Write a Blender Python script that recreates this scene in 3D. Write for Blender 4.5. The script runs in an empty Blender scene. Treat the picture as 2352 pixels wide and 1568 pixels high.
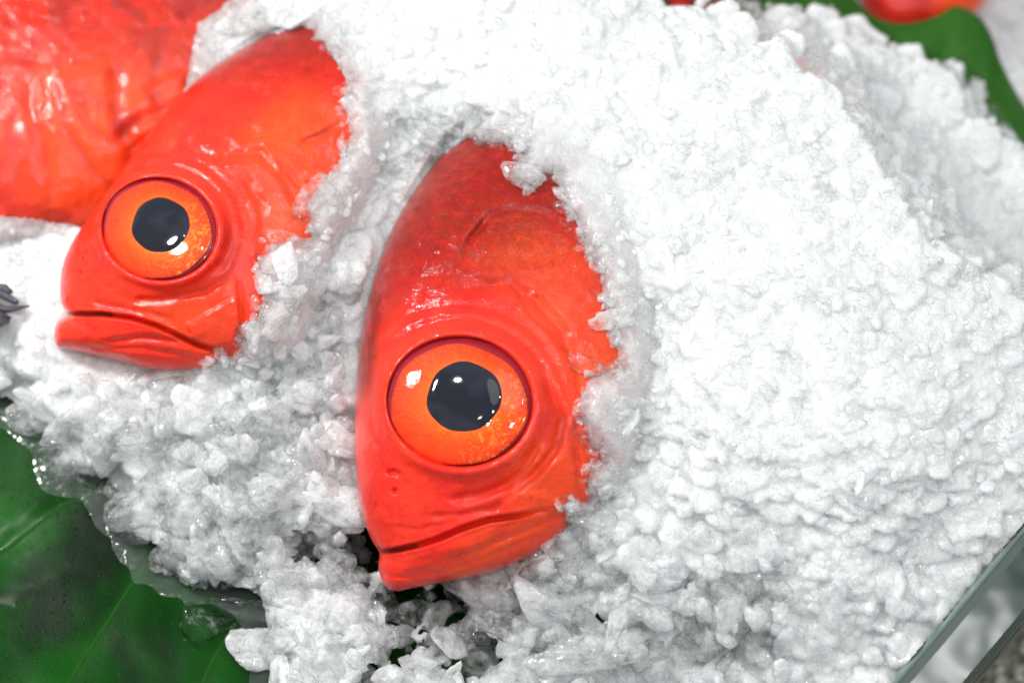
import bpy, bmesh, math, random
import numpy as np
from mathutils import Vector, Matrix

random.seed(7)
rng = np.random.default_rng(7)
S = bpy.context.scene

# ------------------------------------------------------------------ camera, world, lamps, exposure
MM = 0.001
SC = 0.27 / 2352.0            # metres per traced pixel on the reference plane
DIST = 0.525
PITCH = math.radians(68)
ORI = np.array([0.0, 0.0, 0.06])
RT = np.array([1.0, 0.0, 0.0])
FW = np.array([0.0, math.cos(PITCH), -math.sin(PITCH)])
UP = np.array([0.0, math.sin(PITCH), math.cos(PITCH)])


def P(x, y, w):
    """where a traced point stands, w millimetres above the level table (arrays allowed)"""
    x = np.asarray(x, float); y = np.asarray(y, float)
    w = (np.asarray(w, float) + 0.045 * (y - 925.0)) * MM
    k = (DIST - w) / DIST
    u = (x - 1176.0) * SC * k
    v = (784.0 - y) * SC * k
    return ORI + u[..., None] * RT + v[..., None] * UP - w[..., None] * FW


cam_d = bpy.data.cameras.new('camera')
cam = bpy.data.objects.new('camera', cam_d)
S.collection.objects.link(cam)
cam.location = Vector(ORI - DIST * FW)
cam.rotation_euler = (math.pi / 2 - PITCH, 0, 0)
cam_d.sensor_width = 36.0
cam_d.lens = 36.0 * DIST / 0.27
cam_d.clip_start = 0.01
cam_d.clip_end = 20.0
cam_d.dof.use_dof = True
cam_d.dof.focus_distance = DIST - 0.014
cam_d.dof.aperture_fstop = 7.1
S.camera = cam

world = bpy.data.worlds.new('World')
S.world = world
world.use_nodes = True
world.node_tree.nodes['Background'].inputs[0].default_value = (0.93, 0.97, 1.0, 1)
world.node_tree.nodes['Background'].inputs[1].default_value = 0.58


def lamp(name, loc, target, power, size, col=(1, 1, 1), spread=180):
    l = bpy.data.lights.new(name, 'AREA')
    l.shape = 'DISK'
    l.size = size
    l.energy = power
    l.color = col
    l.spread = math.radians(spread)
    o = bpy.data.objects.new(name, l)
    S.collection.objects.link(o)
    o.location = loc
    d = Vector(target) - Vector(loc)
    o.rotation_euler = d.to_track_quat('-Z', 'Y').to_euler()
    return o


def at(u, v, w):
    return Vector(ORI + u * RT + v * UP - w * FW)


lamp('ceiling_lamp', at(0.12, 0.72, 0.88), at(0, 0.0, 0), 1.9, 0.55, (1.0, 0.99, 0.97))
for u_, v_, w_, p_, z_ in ((-0.42, 0.36, 0.28, 3.2, 0.07), (-0.26, 0.42, 0.44, 0.5, 0.022), (0.10, 0.15, 0.64, 0.9, 0.03), (0.26, 0.34, 0.50, 0.5, 0.022), (-0.14, 0.22, 0.66, 0.4, 0.022), (0.40, 0.10, 0.50, 0.3, 0.022)):
    lamp('glint_lamp', at(u_, v_, w_), at(0, 0, 0), p_, z_, (1.0, 0.99, 0.97))  # first and third follow highlights on the fish; others added for more glints

S.view_settings.view_transform = 'Standard'
S.view_settings.look = 'None'
S.view_settings.exposure = 0.0
S.view_settings.gamma = 1.0
S.cycles.use_denoising = True
S.cycles.max_bounces = 14
S.cycles.transmission_bounces = 10
S.cycles.transparent_max_bounces = 24
S.cycles.diffuse_bounces = 7
S.cycles.glossy_bounces = 10
S.cycles.sample_clamp_indirect = 8.0


# ------------------------------------------------------------------ small numeric tools
def sstep(a, b, x):
    t = np.clip((x - a) / (b - a), 0, 1)
    return t * t * (3 - 2 * t)


def vnoise(x, y, seed=0):
    r = np.random.default_rng(seed)
    tab = r.random((256, 256))
    xi = np.floor(x).astype(int); yi = np.floor(y).astype(int)
    fx = x - xi; fy = y - yi
    fx = fx * fx * (3 - 2 * fx); fy = fy * fy * (3 - 2 * fy)
    a = tab[xi & 255, yi & 255]; b = tab[(xi + 1) & 255, yi & 255]
    c = tab[xi & 255, (yi + 1) & 255]; d = tab[(xi + 1) & 255, (yi + 1) & 255]
    return (a * (1 - fx) + b * fx) * (1 - fy) + (c * (1 - fx) + d * fx) * fy - 0.5


def fbm(x, y, seed=0, octaves=4):
    s = 0; amp = 1.0
    for k in range(octaves):
        s = s + amp * vnoise(x * 2 ** k + 17 * k, y * 2 ** k - 31 * k, seed + k)
        amp *= 0.5
    return s


def seg_dist(x, y, pl):
    """distance to a polyline, its signed side, and the run along it (0..1)"""
    best = np.full(x.shape, 1e9); side = np.zeros(x.shape); run = np.zeros(x.shape)
    pl = np.asarray(pl, float)
    L = np.hypot(*(pl[1:] - pl[:-1]).T); acc = np.concatenate([[0], np.cumsum(L)])
    for i in range(len(pl) - 1):
        ax, ay = pl[i]; bx, by = pl[i + 1]
        dx, dy = bx - ax, by - ay
        t = np.clip(((x - ax) * dx + (y - ay) * dy) / (dx * dx + dy * dy + 1e-9), 0, 1)
        d = np.hypot(x - ax - t * dx, y - ay - t * dy)
        m = d < best
        best = np.where(m, d, best)
        side = np.where(m, np.sign(dx * (y - ay) - dy * (x - ax)), side)
        run = np.where(m, (acc[i] + t * L[i]) / acc[-1], run)
    return best, side, run


def inside(x, y, poly):
    r = np.zeros(x.shape, bool)
    n = len(poly)
    for i in range(n):
        x1, y1 = poly[i]; x2, y2 = poly[(i + 1) % n]
        c = ((y1 > y) != (y2 > y))
        with np.errstate(divide='ignore', invalid='ignore'):
            xi = (x2 - x1) * (y - y1) / (y2 - y1 + 1e-12) + x1
        r ^= c & (x < xi)
    return r


def sdist(x, y, poly):
    d, _, _ = seg_dist(x, y, list(poly) + [poly[0]])
    return np.where(inside(x, y, poly), d, -d)


def tps(pts):
    p = np.array(pts, float)
    xy = p[:, :2] / 1000.0; n = len(p)
    r = np.hypot(*(xy[:, None] - xy[None]).transpose(2, 0, 1))
    K = np.where(r > 0, r * r * np.log(r + 1e-12), 0) + np.eye(n) * 1e-4
    A = np.zeros((n + 3, n + 3)); A[:n, :n] = K
    A[:n, n] = 1; A[:n, n + 1:] = xy; A[n, :n] = 1; A[n + 1:, :n] = xy.T
    s = np.linalg.solve(A, np.concatenate([p[:, 2], [0, 0, 0]]))

    def f(x, y):
        x = np.asarray(x, float) / 1000.0; y = np.asarray(y, float) / 1000.0
        o = s[n] + s[n + 1] * x + s[n + 2] * y
        for i in range(n):
            rr = np.hypot(x - xy[i, 0], y - xy[i, 1])
            o = o + s[i] * rr * rr * np.log(rr + 1e-12)
        return o
    return f


def crom(pts, n):
    """Catmull-Rom through the points, n samples"""
    p = np.array(pts, float)
    m = len(p)
    t = np.linspace(0, m - 1, n)
    i = np.clip(np.floor(t).astype(int), 0, m - 2); f = (t - i)[:, None]
    p0 = p[np.clip(i - 1, 0, m - 1)]; p1 = p[i]; p2 = p[i + 1]; p3 = p[np.clip(i + 2, 0, m - 1)]
    return 0.5 * (2 * p1 + (p2 - p0) * f + (2 * p0 - 5 * p1 + 4 * p2 - p3) * f ** 2 + (3 * p1 - p0 - 3 * p2 + p3) * f ** 3)


# ------------------------------------------------------------------ mesh and object tools
def mesh_np(name, verts, faces, mat, parent=None, origin=None, smooth=True, attrs=None, flat_mask=None):
    """verts (n,3) world; faces (m,k) int array with k = 3 or 4"""
    origin = np.zeros(3) if origin is None else np.asarray(origin, float)
    me = bpy.data.meshes.new(name)
    v = (verts - origin).astype(np.float32)
    faces = np.asarray(faces, np.int32)
    m, k = faces.shape
    me.vertices.add(len(v)); me.vertices.foreach_set('co', v.ravel())
    me.loops.add(m * k); me.loops.foreach_set('vertex_index', faces.ravel())
    me.polygons.add(m)
    me.polygons.foreach_set('loop_start', np.arange(0, m * k, k, dtype=np.int32))
    me.polygons.foreach_set('loop_total', np.full(m, k, np.int32))
    me.polygons.foreach_set('use_smooth', np.full(m, smooth, bool))
    for an, av in (attrs or {}).items():
        if av.ndim == 1:
            a = me.attributes.new(an, 'FLOAT', 'POINT'); a.data.foreach_set('value', av.astype(np.float32))
        else:
            a = me.attributes.new(an, 'FLOAT_COLOR', 'POINT')
            c = np.ones((len(av), 4), np.float32); c[:, :3] = av
            a.data.foreach_set('color', c.ravel())
    me.update(calc_edges=True)
    me.validate()
    me.materials.append(mat)
    o = bpy.data.objects.new(name, me)
    S.collection.objects.link(o)
    if parent is None:
        o.location = Vector(origin)
    else:
        o.parent = parent
    return o


def grid_faces(n, m, wrap=False):
    i = np.arange(n - 1)[:, None]; j = np.arange(m if wrap else m - 1)[None]
    jn = (j + 1) % m
    a = i * m + j; b = i * m + jn; c = (i + 1) * m + jn; d = (i + 1) * m + j
    return np.stack([a, b, c, d], -1).reshape(-1, 4)


def thing(name, label, cat, origin, group=None):
    o = bpy.data.objects.new(name, None)
    S.collection.objects.link(o)
    o.location = Vector(origin)
    o.empty_display_size = 0.01
    return tag(o, label, cat, group)


def tag(o, label, cat, group=None, kind=None):
    o['label'] = label
    o['category'] = cat
    if group: o['group'] = group
    if kind: o['kind'] = kind
    return o


# ------------------------------------------------------------------ materials
class NT:
    def __init__(self, name):
        self.m = bpy.data.materials.new(name); self.m.use_nodes = True
        self.t = self.m.node_tree; self.t.nodes.clear()
        self.out = self.t.nodes.new('ShaderNodeOutputMaterial')

    def n(self, typ, **kw):
        nd = self.t.nodes.new('ShaderNode' + typ)
        for k, v in kw.items():
            if k.startswith('i_'):
                nd.inputs[k[2:].replace('_', ' ')].default_value = v
            else:
                setattr(nd, k, v)
        return nd

    def l(self, a, b): self.t.links.new(a, b)

    def pr(self, **kw):
        p = self.n('BsdfPrincipled')
        for k, v in kw.items(): p.inputs[k.replace('_', ' ')].default_value = v
        return p

    def noise(self, vec, scale, detail=3, rough=0.5, dist=0.0):
        t = self.n('TexNoise'); t.inputs['Scale'].default_value = scale; t.inputs['Detail'].default_value = detail
        t.inputs['Roughness'].default_value = rough; t.inputs['Distortion'].default_value = dist
        self.l(vec, t.inputs['Vector']); return t

    def ramp(self, fac, stops):
        r = self.n('ValToRGB'); cr = r.color_ramp
        while len(cr.elements) < len(stops): cr.elements.new(0.5)
        for e, (p, c) in zip(cr.elements, stops):
            e.position = p; e.color = (*c, 1) if len(c) == 3 else c
        self.l(fac, r.inputs[0]); return r

    def math(self, op, a, b=None, clamp=False):
        m = self.n('Math', operation=op); m.use_clamp = clamp
        for k, x in enumerate((a, b)):
            if x is None: continue
            if hasattr(x, 'default_value') or hasattr(x, 'is_linked'): self.l(x, m.inputs[k])
            else: m.inputs[k].default_value = x
        return m.outputs[0]

    def mixc(self, fac, a, b, blend='MIX'):
        m = self.n('Mix', data_type='RGBA', blend_type=blend)
        for s, x in ((m.inputs[0], fac), (m.inputs[6], a), (m.inputs[7], b)):
            if isinstance(x, (int, float)): s.default_value = x
            elif isinstance(x, tuple): s.default_value = (*x, 1)
            else: self.l(x, s)
        return m.outputs[2]

    def bump(self, h, strength, dist, prev=None):
        b = self.n('Bump'); b.inputs['Strength'].default_value = strength; b.inputs['Distance'].default_value = dist
        self.l(h, b.inputs['Height'])
        if prev is not None: self.l(prev, b.inputs['Normal'])
        return b.outputs[0]


def ice_material(name, frost_from, lo=0.25, hi=0.95):
    t = NT(name)
    co = t.n('TexCoord').outputs['Object']
    geo = t.n('NewGeometry').outputs['Position']
    v = geo if frost_from != 'random' else t.n('NewGeometry').outputs['Position']
    n1 = t.noise(v, 380, 3, 0.55)
    n2 = t.noise(v, 1100, 2, 0.5)
    vo = t.n('TexVoronoi'); vo.inputs['Scale'].default_value = 1000; t.l(v, vo.inputs['Vector'])
    bg = t.bump(n1.outputs[0], 0.22, 0.0009)
    b = t.bump(n1.outputs[0], 0.7, 0.0012)
    b = t.bump(vo.outputs['Distance'], 0.30, 0.0005, b)
    b = t.bump(n2.outputs[0], 0.8, 0.0006, b)
    WHITE = (0.935, 0.943, 0.95, 1)
    if frost_from is None:
        frost = t.pr(Base_Color=(0.665, 0.675, 0.68, 1), Roughness=0.3, IOR=1.31, Subsurface_Weight=1.0, Subsurface_Scale=0.010, Coat_Weight=1.0, Coat_Roughness=0.06, Coat_IOR=1.31)
        frost.inputs['Subsurface Radius'].default_value = (1.0, 0.95, 0.95)
        t.l(b, frost.inputs['Normal']); t.l(bg, frost.inputs['Coat Normal'])
        thin = t.n('Attribute', attribute_name='frost').outputs['Fac']
        patch = t.noise(v, 260, 3, 0.6)
        fac = t.math('ADD', thin, t.math('MULTIPLY', t.math('MULTIPLY', t.math('SUBTRACT', 1.0, thin), t.math('SUBTRACT', patch.outputs[0], 0.5)), 2.0), clamp=True)
        tp = t.n('BsdfTransparent'); tp.inputs[0].default_value = (0.965, 0.98, 0.98, 1)
        tl = t.n('BsdfTranslucent'); tl.inputs[0].default_value = WHITE; dd = t.n('BsdfDiffuse'); dd.inputs[0].default_value = WHITE
        dm = t.n('MixShader'); dm.inputs[0].default_value = 0.5; t.l(tl.outputs[0], dm.inputs[1]); t.l(dd.outputs[0], dm.inputs[2])
        th = t.n('MixShader'); th.inputs[0].default_value = 0.08; t.l(tp.outputs[0], th.inputs[1]); t.l(dm.outputs[0], th.inputs[2])
        mx = t.n('MixShader'); t.l(fac, mx.inputs[0]); t.l(th.outputs[0], mx.inputs[1]); t.l(frost.outputs[0], mx.inputs[2])
        t.l(mx.outputs[0], t.out.inputs[0])
        return t.m
    df = t.n('BsdfDiffuse'); df.inputs[0].default_value = WHITE
    tr = t.n('BsdfTranslucent'); tr.inputs[0].default_value = WHITE
    gl = t.n('BsdfGlossy'); gl.inputs['Roughness'].default_value = 0.07
    t.l(b, df.inputs['Normal']); t.l(bg, gl.inputs['Normal'])
    dt = t.n('MixShader'); dt.inputs[0].default_value = 0.55; t.l(df.outputs[0], dt.inputs[1]); t.l(tr.outputs[0], dt.inputs[2])
    fr = t.n('Fresnel'); fr.inputs[0].default_value = 1.31; t.l(b, fr.inputs['Normal'])
    fres = t.math('MULTIPLY', fr.outputs[0], t.math('SUBTRACT', 1.0, t.n('NewGeometry').outputs['Backfacing']))
    frost = t.n('MixShader'); t.l(fres, frost.inputs[0]); t.l(dt.outputs[0], frost.inputs[1]); t.l(gl.outputs[0], frost.inputs[2])
    rf = t.n('BsdfRefraction'); rf.inputs['IOR'].default_value = 1.25; rf.inputs['Roughness'].default_value = 0.04; t.l(b, rf.inputs['Normal'])
    tp = t.n('BsdfTransparent'); tp.inputs[0].default_value = (0.985, 0.993, 0.99, 1)
    thru = t.n('MixShader'); thru.inputs[0].default_value = 0.35 if frost_from == 'random' else 0.12; t.l(tp.outputs[0], thru.inputs[1]); t.l(rf.outputs[0], thru.inputs[2])
    clear = t.n('MixShader'); t.l(fres, clear.inputs[0]); t.l(thru.outputs[0], clear.inputs[1]); t.l(gl.outputs[0], clear.inputs[2])
    f = t.n('ObjectInfo').outputs['Random'] if frost_from == 'random' else t.n('Attribute', attribute_name='frost').outputs['Fac']
    patch = t.noise(v, 300, 4, 0.65)
    pf = t.math('MULTIPLY', t.math('SUBTRACT', patch.outputs[0], 0.5), 1.8)
    ff = t.math('ADD', t.math('ADD', t.math('MULTIPLY', f, hi - lo), lo), pf, clamp=True)
    mx = t.n('MixShader'); t.l(ff, mx.inputs[0]); t.l(clear.outputs[0], mx.inputs[1]); t.l(frost.outputs[0], mx.inputs[2])
    t.l(mx.outputs[0], t.out.inputs[0])
    return t.m


def fish_material(name, dull=0.0):
    t = NT(name)
    v = t.n('TexCoord').outputs['Object']
    tint = t.n('Attribute', attribute_name='tint').outputs['Color']
    scaly = t.n('Attribute', attribute_name='scaly').outputs['Fac']
    big = t.noise(v, 60, 4, 0.6)
    mid = t.noise(v, 260, 4, 0.65, 0.6)
    fine = t.noise(v, 1100, 3, 0.6)
    c = t.mixc(t.ramp(big.outputs[0], [(0.38, (0, 0, 0)), (0.68, (1, 1, 1))]).outputs[0], tint, (0.80, 0.060, 0.014))
    c = t.mixc(0.5, tint, c)
    c = t.mixc(t.math('MULTIPLY', t.ramp(mid.outputs[0], [(0.52, (0, 0, 0)), (0.75, (1, 1, 1))]).outputs[0], 0.55), c, (0.42, 0.014, 0.010))
    vo = t.n('TexVoronoi'); vo.inputs['Scale'].default_value = 640
    t.l(t.mixc(0.03, v, mid.outputs['Color'], 'ADD'), vo.inputs['Vector'])
    c = t.mixc(t.math('MULTIPLY', t.math('MULTIPLY', scaly, 0.14), t.ramp(vo.outputs['Distance'], [(0.35, (0, 0, 0)), (0.75, (1, 1, 1))]).outputs[0]), c, (0.40, 0.012, 0.009))
    pale = t.noise(v, 90, 4, 0.7)
    c = t.mixc(t.math('MULTIPLY', t.ramp(pale.outputs[0], [(0.60, (0, 0, 0)), (0.78, (1, 1, 1))]).outputs[0], 0.5), c, (0.86, 0.13, 0.08))
    b = t.bump(mid.outputs[0], 0.35, 0.0012)
    sb = t.n('Bump'); sb.inputs['Distance'].default_value = 0.0013
    t.l(vo.outputs['Distance'], sb.inputs['Height']); t.l(b, sb.inputs['Normal'])
    t.l(t.math('MULTIPLY', scaly, 0.9), sb.inputs['Strength'])
    b2 = t.bump(fine.outputs[0], 0.4, 0.0005, sb.outputs[0])
    wet = t.noise(v, 750, 3, 0.55)
    b3 = t.bump(wet.outputs[0], 0.30, 0.0006, b)
    p = t.pr(Roughness=0.42, IOR=1.35, Coat_Weight=1.0, Coat_Roughness=0.07, Coat_IOR=1.34)
    p.inputs['Specular IOR Level'].default_value = 0.08
    t.l(c, p.inputs['Base Color']); t.l(b2, p.inputs['Normal']); t.l(b3, p.inputs['Coat Normal'])
    t.l(p.outputs[0], t.out.inputs[0])
    return t.m


def iris_material():
    t = NT('iris_orange')
    er = t.n('Attribute', attribute_name='ring').outputs['Fac']
    ea = t.n('Attribute', attribute_name='spoke').outputs['Color']
    v = t.n('TexCoord').outputs['Object']
    st = t.noise(ea, 22, 4, 0.7)
    n = t.noise(v, 420, 4, 0.65, 0.8)
    base = t.ramp(er, [(0.40, (0.97, 0.17, 0.008)), (0.52, (0.93, 0.085, 0.003)), (0.72, (0.90, 0.048, 0.002)), (0.95, (0.80, 0.035, 0.006)), (1.0, (0.4, 0.02, 0.01))])
    c = t.mixc(t.math('MULTIPLY', t.ramp(st.outputs[0], [(0.45, (0, 0, 0)), (0.8, (1, 1, 1))]).outputs[0], 0.25), base.outputs[0], (1.0, 0.17, 0.008))
    c = t.mixc(t.math('MULTIPLY', t.ramp(n.outputs[0], [(0.5, (0, 0, 0)), (0.75, (1, 1, 1))]).outputs[0], 0.55), c, (0.75, 0.05, 0.006))
    sx = t.n('SeparateXYZ'); t.l(ea, sx.inputs[0])
    side = t.ramp(t.math('ADD', t.math('MULTIPLY', sx.outputs[0], 0.5), t.math('MULTIPLY', sx.outputs[1], 0.25)), [(0.1, (0, 0, 0)), (0.5, (1, 1, 1))])
    fl = t.noise(v, 700, 3, 0.7, 1.0)
    c = t.mixc(t.math('MULTIPLY', side.outputs[0], t.ramp(fl.outputs[0], [(0.52, (0, 0, 0)), (0.66, (0.8, 0.8, 0.8))]).outputs[0]), c, (1.0, 0.28, 0.02))
    b = t.bump(n.outputs[0], 0.4, 0.0009)
    b = t.bump(st.outputs[0], 0.3, 0.0006, b)
    p = t.pr(Roughness=0.30, Coat_Weight=1.0, Coat_Roughness=0.03, Coat_IOR=1.36, Metallic=0.1)
    p.inputs['Specular IOR Level'].default_value = 0.08
    t.l(t.bump(n.outputs[0], 0.05, 0.0006), p.inputs['Coat Normal'])
    t.l(c, p.inputs['Base Color']); t.l(b, p.inputs['Normal'])
    t.l(p.outputs[0], t.out.inputs[0])
    return t.m


def plain(name, col, rough=0.4, coat=0.0, bump=0.0, bscale=300, var=0.0, **kw):
    t = NT(name)
    v = t.n('TexCoord').outputs['Object']
    n = t.noise(v, bscale, 4, 0.6)
    p = t.pr(Roughness=rough, Coat_Weight=coat, Coat_Roughness=0.05, **kw)
    c = t.mixc(t.math('MULTIPLY', n.outputs[0], var), col, tuple(min(1, x * 1.8) for x in col))
    t.l(c, p.inputs['Base Color'])
    if coat: t.l(t.bump(n.outputs[0], 0.05, 0.0008), p.inputs['Coat Normal'])
    if bump: t.l(t.bump(n.outputs[0], bump, 0.001), p.inputs['Normal'])
    t.l(p.outputs[0], t.out.inputs[0])
    return t.m


def leaf_material(name, dark, light, wet=0.6):
    t = NT(name)
    v = t.n('TexCoord').outputs['Object']
    n = t.noise(v, 10, 4, 0.6, 0.5)
    f = t.noise(v, 900, 3, 0.6)
    w = t.noise(v, 35, 3, 0.55)
    vein = t.n('Attribute', attribute_name='vein').outputs['Fac']
    c = t.mixc(t.ramp(n.outputs[0], [(0.42, (0, 0, 0)), (0.64, (1, 1, 1))]).outputs[0], dark, light)
    c = t.mixc(vein, c, (0.010, 0.055, 0.005))
    b = t.bump(f.outputs[0], 0.12, 0.0006)
    drops = t.n('TexVoronoi'); drops.inputs['Scale'].default_value = 420; t.l(v, drops.inputs['Vector'])
    dr = t.ramp(drops.outputs['Distance'], [(0.0, (1, 1, 1)), (0.22, (0, 0, 0))])
    b = t.bump(dr.outputs[0], 0.25, 0.0007, b)
    bw = t.bump(w.outputs[0], 0.25, 0.004)
    p = t.pr(Roughness=0.38, Coat_Weight=wet, Coat_Roughness=0.07, Coat_IOR=1.33)
    p.inputs['Specular IOR Level'].default_value = 0.05
    t.l(t.ramp(t.noise(v, 18, 3, 0.6).outputs[0], [(0.48, (0.05,) * 3), (0.66, (0.4,) * 3)]).outputs[0], p.inputs['Coat Weight'])
    t.l(t.ramp(w.outputs[0], [(0.40, (0.06,) * 3), (0.62, (0.22,) * 3)]).outputs[0], p.inputs['Coat Roughness'])
    t.l(c, p.inputs['Base Color']); t.l(b, p.inputs['Normal']); t.l(bw, p.inputs['Coat Normal'])
    t.l(p.outputs[0], t.out.inputs[0])
    return t.m


M_ICE_MASS = ice_material('ice_mass', None)
M_ICE_BITS = ice_material('ice_bits', 'attr', 0.0, 1.0)
M_ICE_CHUNK = ice_material('ice_chunk', 'random', -0.10, 0.85)
M_ICE_CLEAR = ice_material('ice_clear', 'random', -0.2, 0.3)
M_FISH = fish_material('red_fish_skin')
M_IRIS = iris_material()
def pupil_material():
    t = NT('pupil_black')
    v = t.n('TexCoord').outputs['Object']
    n = t.noise(v, 70, 2, 0.5, 0.3)
    c = t.mixc(t.ramp(n.outputs[0], [(0.45, (0, 0, 0)), (0.75, (1, 1, 1))]).outputs[0], (0.010, 0.011, 0.018), (0.030, 0.032, 0.048))
    p = t.pr(Roughness=0.4, Coat_Weight=1.0, Coat_Roughness=0.05, Coat_IOR=1.4)
    p.inputs['Specular IOR Level'].default_value = 0.0
    t.l(c, p.inputs['Base Color']); t.l(t.bump(n.outputs[0], 0.10, 0.0012), p.inputs['Coat Normal'])
    t.l(p.outputs[0], t.out.inputs[0])
    return t.m


M_PUPIL = pupil_material()
M_RIM = plain('eye_rim', (0.20, 0.008, 0.016), 0.25, 0.6, 0.15, 400, 0.5, Specular_IOR_Level=0.1)
M_LEAF = leaf_material('wet_leaf', (0.001, 0.010, 0.001), (0.003, 0.095, 0.0015), 0.15)
M_LEAF2 = leaf_material('rolled_leaf', (0.020, 0.085, 0.010), (0.045, 0.15, 0.020), 0.15)


# ------------------------------------------------------------------ fish
def make_fish(label, pairs, mids, Hs, plates, grooves, folds, tint_fn, scaly_fn, eye=None, nT=440, nC=260, peak=0.45, group='red fish on the ice'):
    pr = crom([p[0] + p[1] for p in pairs], nT)
    Lp, Rp = pr[:, :2], pr[:, 2:]
    k = np.linspace(0, len(mids) - 1, nT)
    mid = np.interp(k, np.arange(len(mids)), mids); H = np.interp(k, np.arange(len(Hs)), Hs)
    ker = np.ones(25) / 25
    H = np.convolve(np.pad(H, 12, 'edge'), ker, 'valid'); mid = np.convolve(np.pad(mid, 12, 'edge'), ker, 'valid')
    H[-1] = min(H[-1], 1.0)
    nB = 40
    th = np.linspace(0, math.pi, nC)
    cf = 0.5 - 0.5 * np.cos(th)
    cb = (0.5 - 0.5 * np.cos(np.linspace(math.pi, 0, nB + 2)))[1:-1]

    def prof(c):
        q = np.where(c < peak, (peak - c) / peak, (c - peak) / (1 - peak))
        return np.sqrt(np.clip(1 - q ** 2.3, 0, 1))
    X = Lp[:, None, 0] * (1 - cf) + Rp[:, None, 0] * cf
    Y = Lp[:, None, 1] * (1 - cf) + Rp[:, None, 1] * cf
    pf = prof(cf)
    W0 = mid[:, None] + H[:, None] * pf
    edge = sstep(0.0, 0.35, pf)[None, :] * sstep(0.0, 0.03, np.linspace(1, 0, nT))[:, None]
    D = np.zeros_like(X)
    for poly, h, wid in plates:
        D += 0.6 * h * sstep(-wid, wid, sdist(X, Y, poly))
    for pl, dep, wid in grooves:
        if not eye or eye['rim'][0] < 0: dep = dep * 0.55
        d, s, r = seg_dist(X, Y, pl)
        fade = sstep(0, 0.10, r) * sstep(0, 0.22, 1 - r)
        dep = dep * 0.75
        D -= dep * np.exp(-(d / wid) ** 2) * (0.25 + 0.75 * fade)
        D += 0.1 * dep * np.exp(-((d - 1.8 * wid) / wid) ** 2) * fade
    for pl, h, wid in folds:                                  # a step: one side stands proud
        d, s, r = seg_dist(X, Y, pl)
        fade = sstep(0, 0.12, r) * sstep(0, 0.15, 1 - r)
        sd = d * s
        D += h * fade * np.where(sd > 0, np.exp(-sd / (wid * 6)) * sstep(0, wid, sd), 0)
    D += 0.5 * fbm(X / 70, Y / 70, 5, 4) + 0.25 * fbm(X / 22, Y / 22, 9, 3)
    eplane = None
    if eye:
        cx, cy, rx, ry, rot = eye['rim']
        ca, sa = math.cos(rot), math.sin(rot)
        ex = ((X - cx) * ca + (Y - cy) * sa) / rx; ey = (-(X - cx) * sa + (Y - cy) * ca) / ry
        e = np.hypot(ex, ey); ang = np.arctan2(ey, ex)
        m = (e < 1.15)
        A = np.c_[X[m], Y[m], np.ones(m.sum())]
        eplane, *_ = np.linalg.lstsq(A, (W0)[m], rcond=None)
        flat = eplane[0] * X + eplane[1] * Y + eplane[2]
        sink = 1 - sstep(0.97, 1.06, e)
        wob = 1 + 0.25 * np.sin(ang * 3 + 1) + 0.15 * np.sin(ang * 5)
        asym = 0.55 + 0.45 * np.cos(ang - math.radians(eye.get('fold', -110)))
        ring = (0.75 + 0.55 * np.cos(ang - 0.7)) * np.exp(-((e - 1.13) / 0.08) ** 2) - (0.5 * np.exp(-((e - 1.30) / 0.06) ** 2) \
            - 0.35 * np.exp(-((e - 1.40) / 0.07) ** 2) + 0.3 * np.exp(-((e - 1.53) / 0.05) ** 2)) * wob * asym
        bulge = 3.0 * np.exp(-(np.maximum(e - 0.9, 0) / 0.35) ** 2)
        near = np.exp(-(np.maximum(e - 1.0, 0) / 0.25) ** 2)
        W0 = W0 * (1 - 0.6 * near) + flat * 0.6 * near
        D = D * (1 - 0.9 * np.exp(-(np.maximum(e - 1.05, 0) / 0.15) ** 2)) + ring + bulge
        D = D - 5.0 * sink
        edge = np.maximum(edge, near)
    W = W0 + D * edge
    Xb = Lp[:, None, 0] * (1 - cb) + Rp[:, None, 0] * cb
    Yb = Lp[:, None, 1] * (1 - cb) + Rp[:, None, 1] * cb
    Wb = mid[:, None] - H[:, None] * 0.9 * prof(cb)
    XA = np.concatenate([X, Xb], 1); YA = np.concatenate([Y, Yb], 1); WA = np.concatenate([W, Wb], 1)
    V = P(XA, YA, WA).reshape(-1, 3)
    F = grid_faces(nT, nC + nB, True)
    origin = P(np.mean(Lp[:, 0] + Rp[:, 0]) / 2, np.mean(Lp[:, 1] + Rp[:, 1]) / 2, mid.mean() - 0.9 * H.max())
    tint = tint_fn(XA, YA)
    root = thing('red_fish', label, 'fish', origin, group)
    mesh_np('body', V, F[:, ::-1], M_FISH, root, origin, attrs={'tint': tint.reshape(-1, 3), 'scaly': scaly_fn(XA, YA).ravel()})
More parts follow.
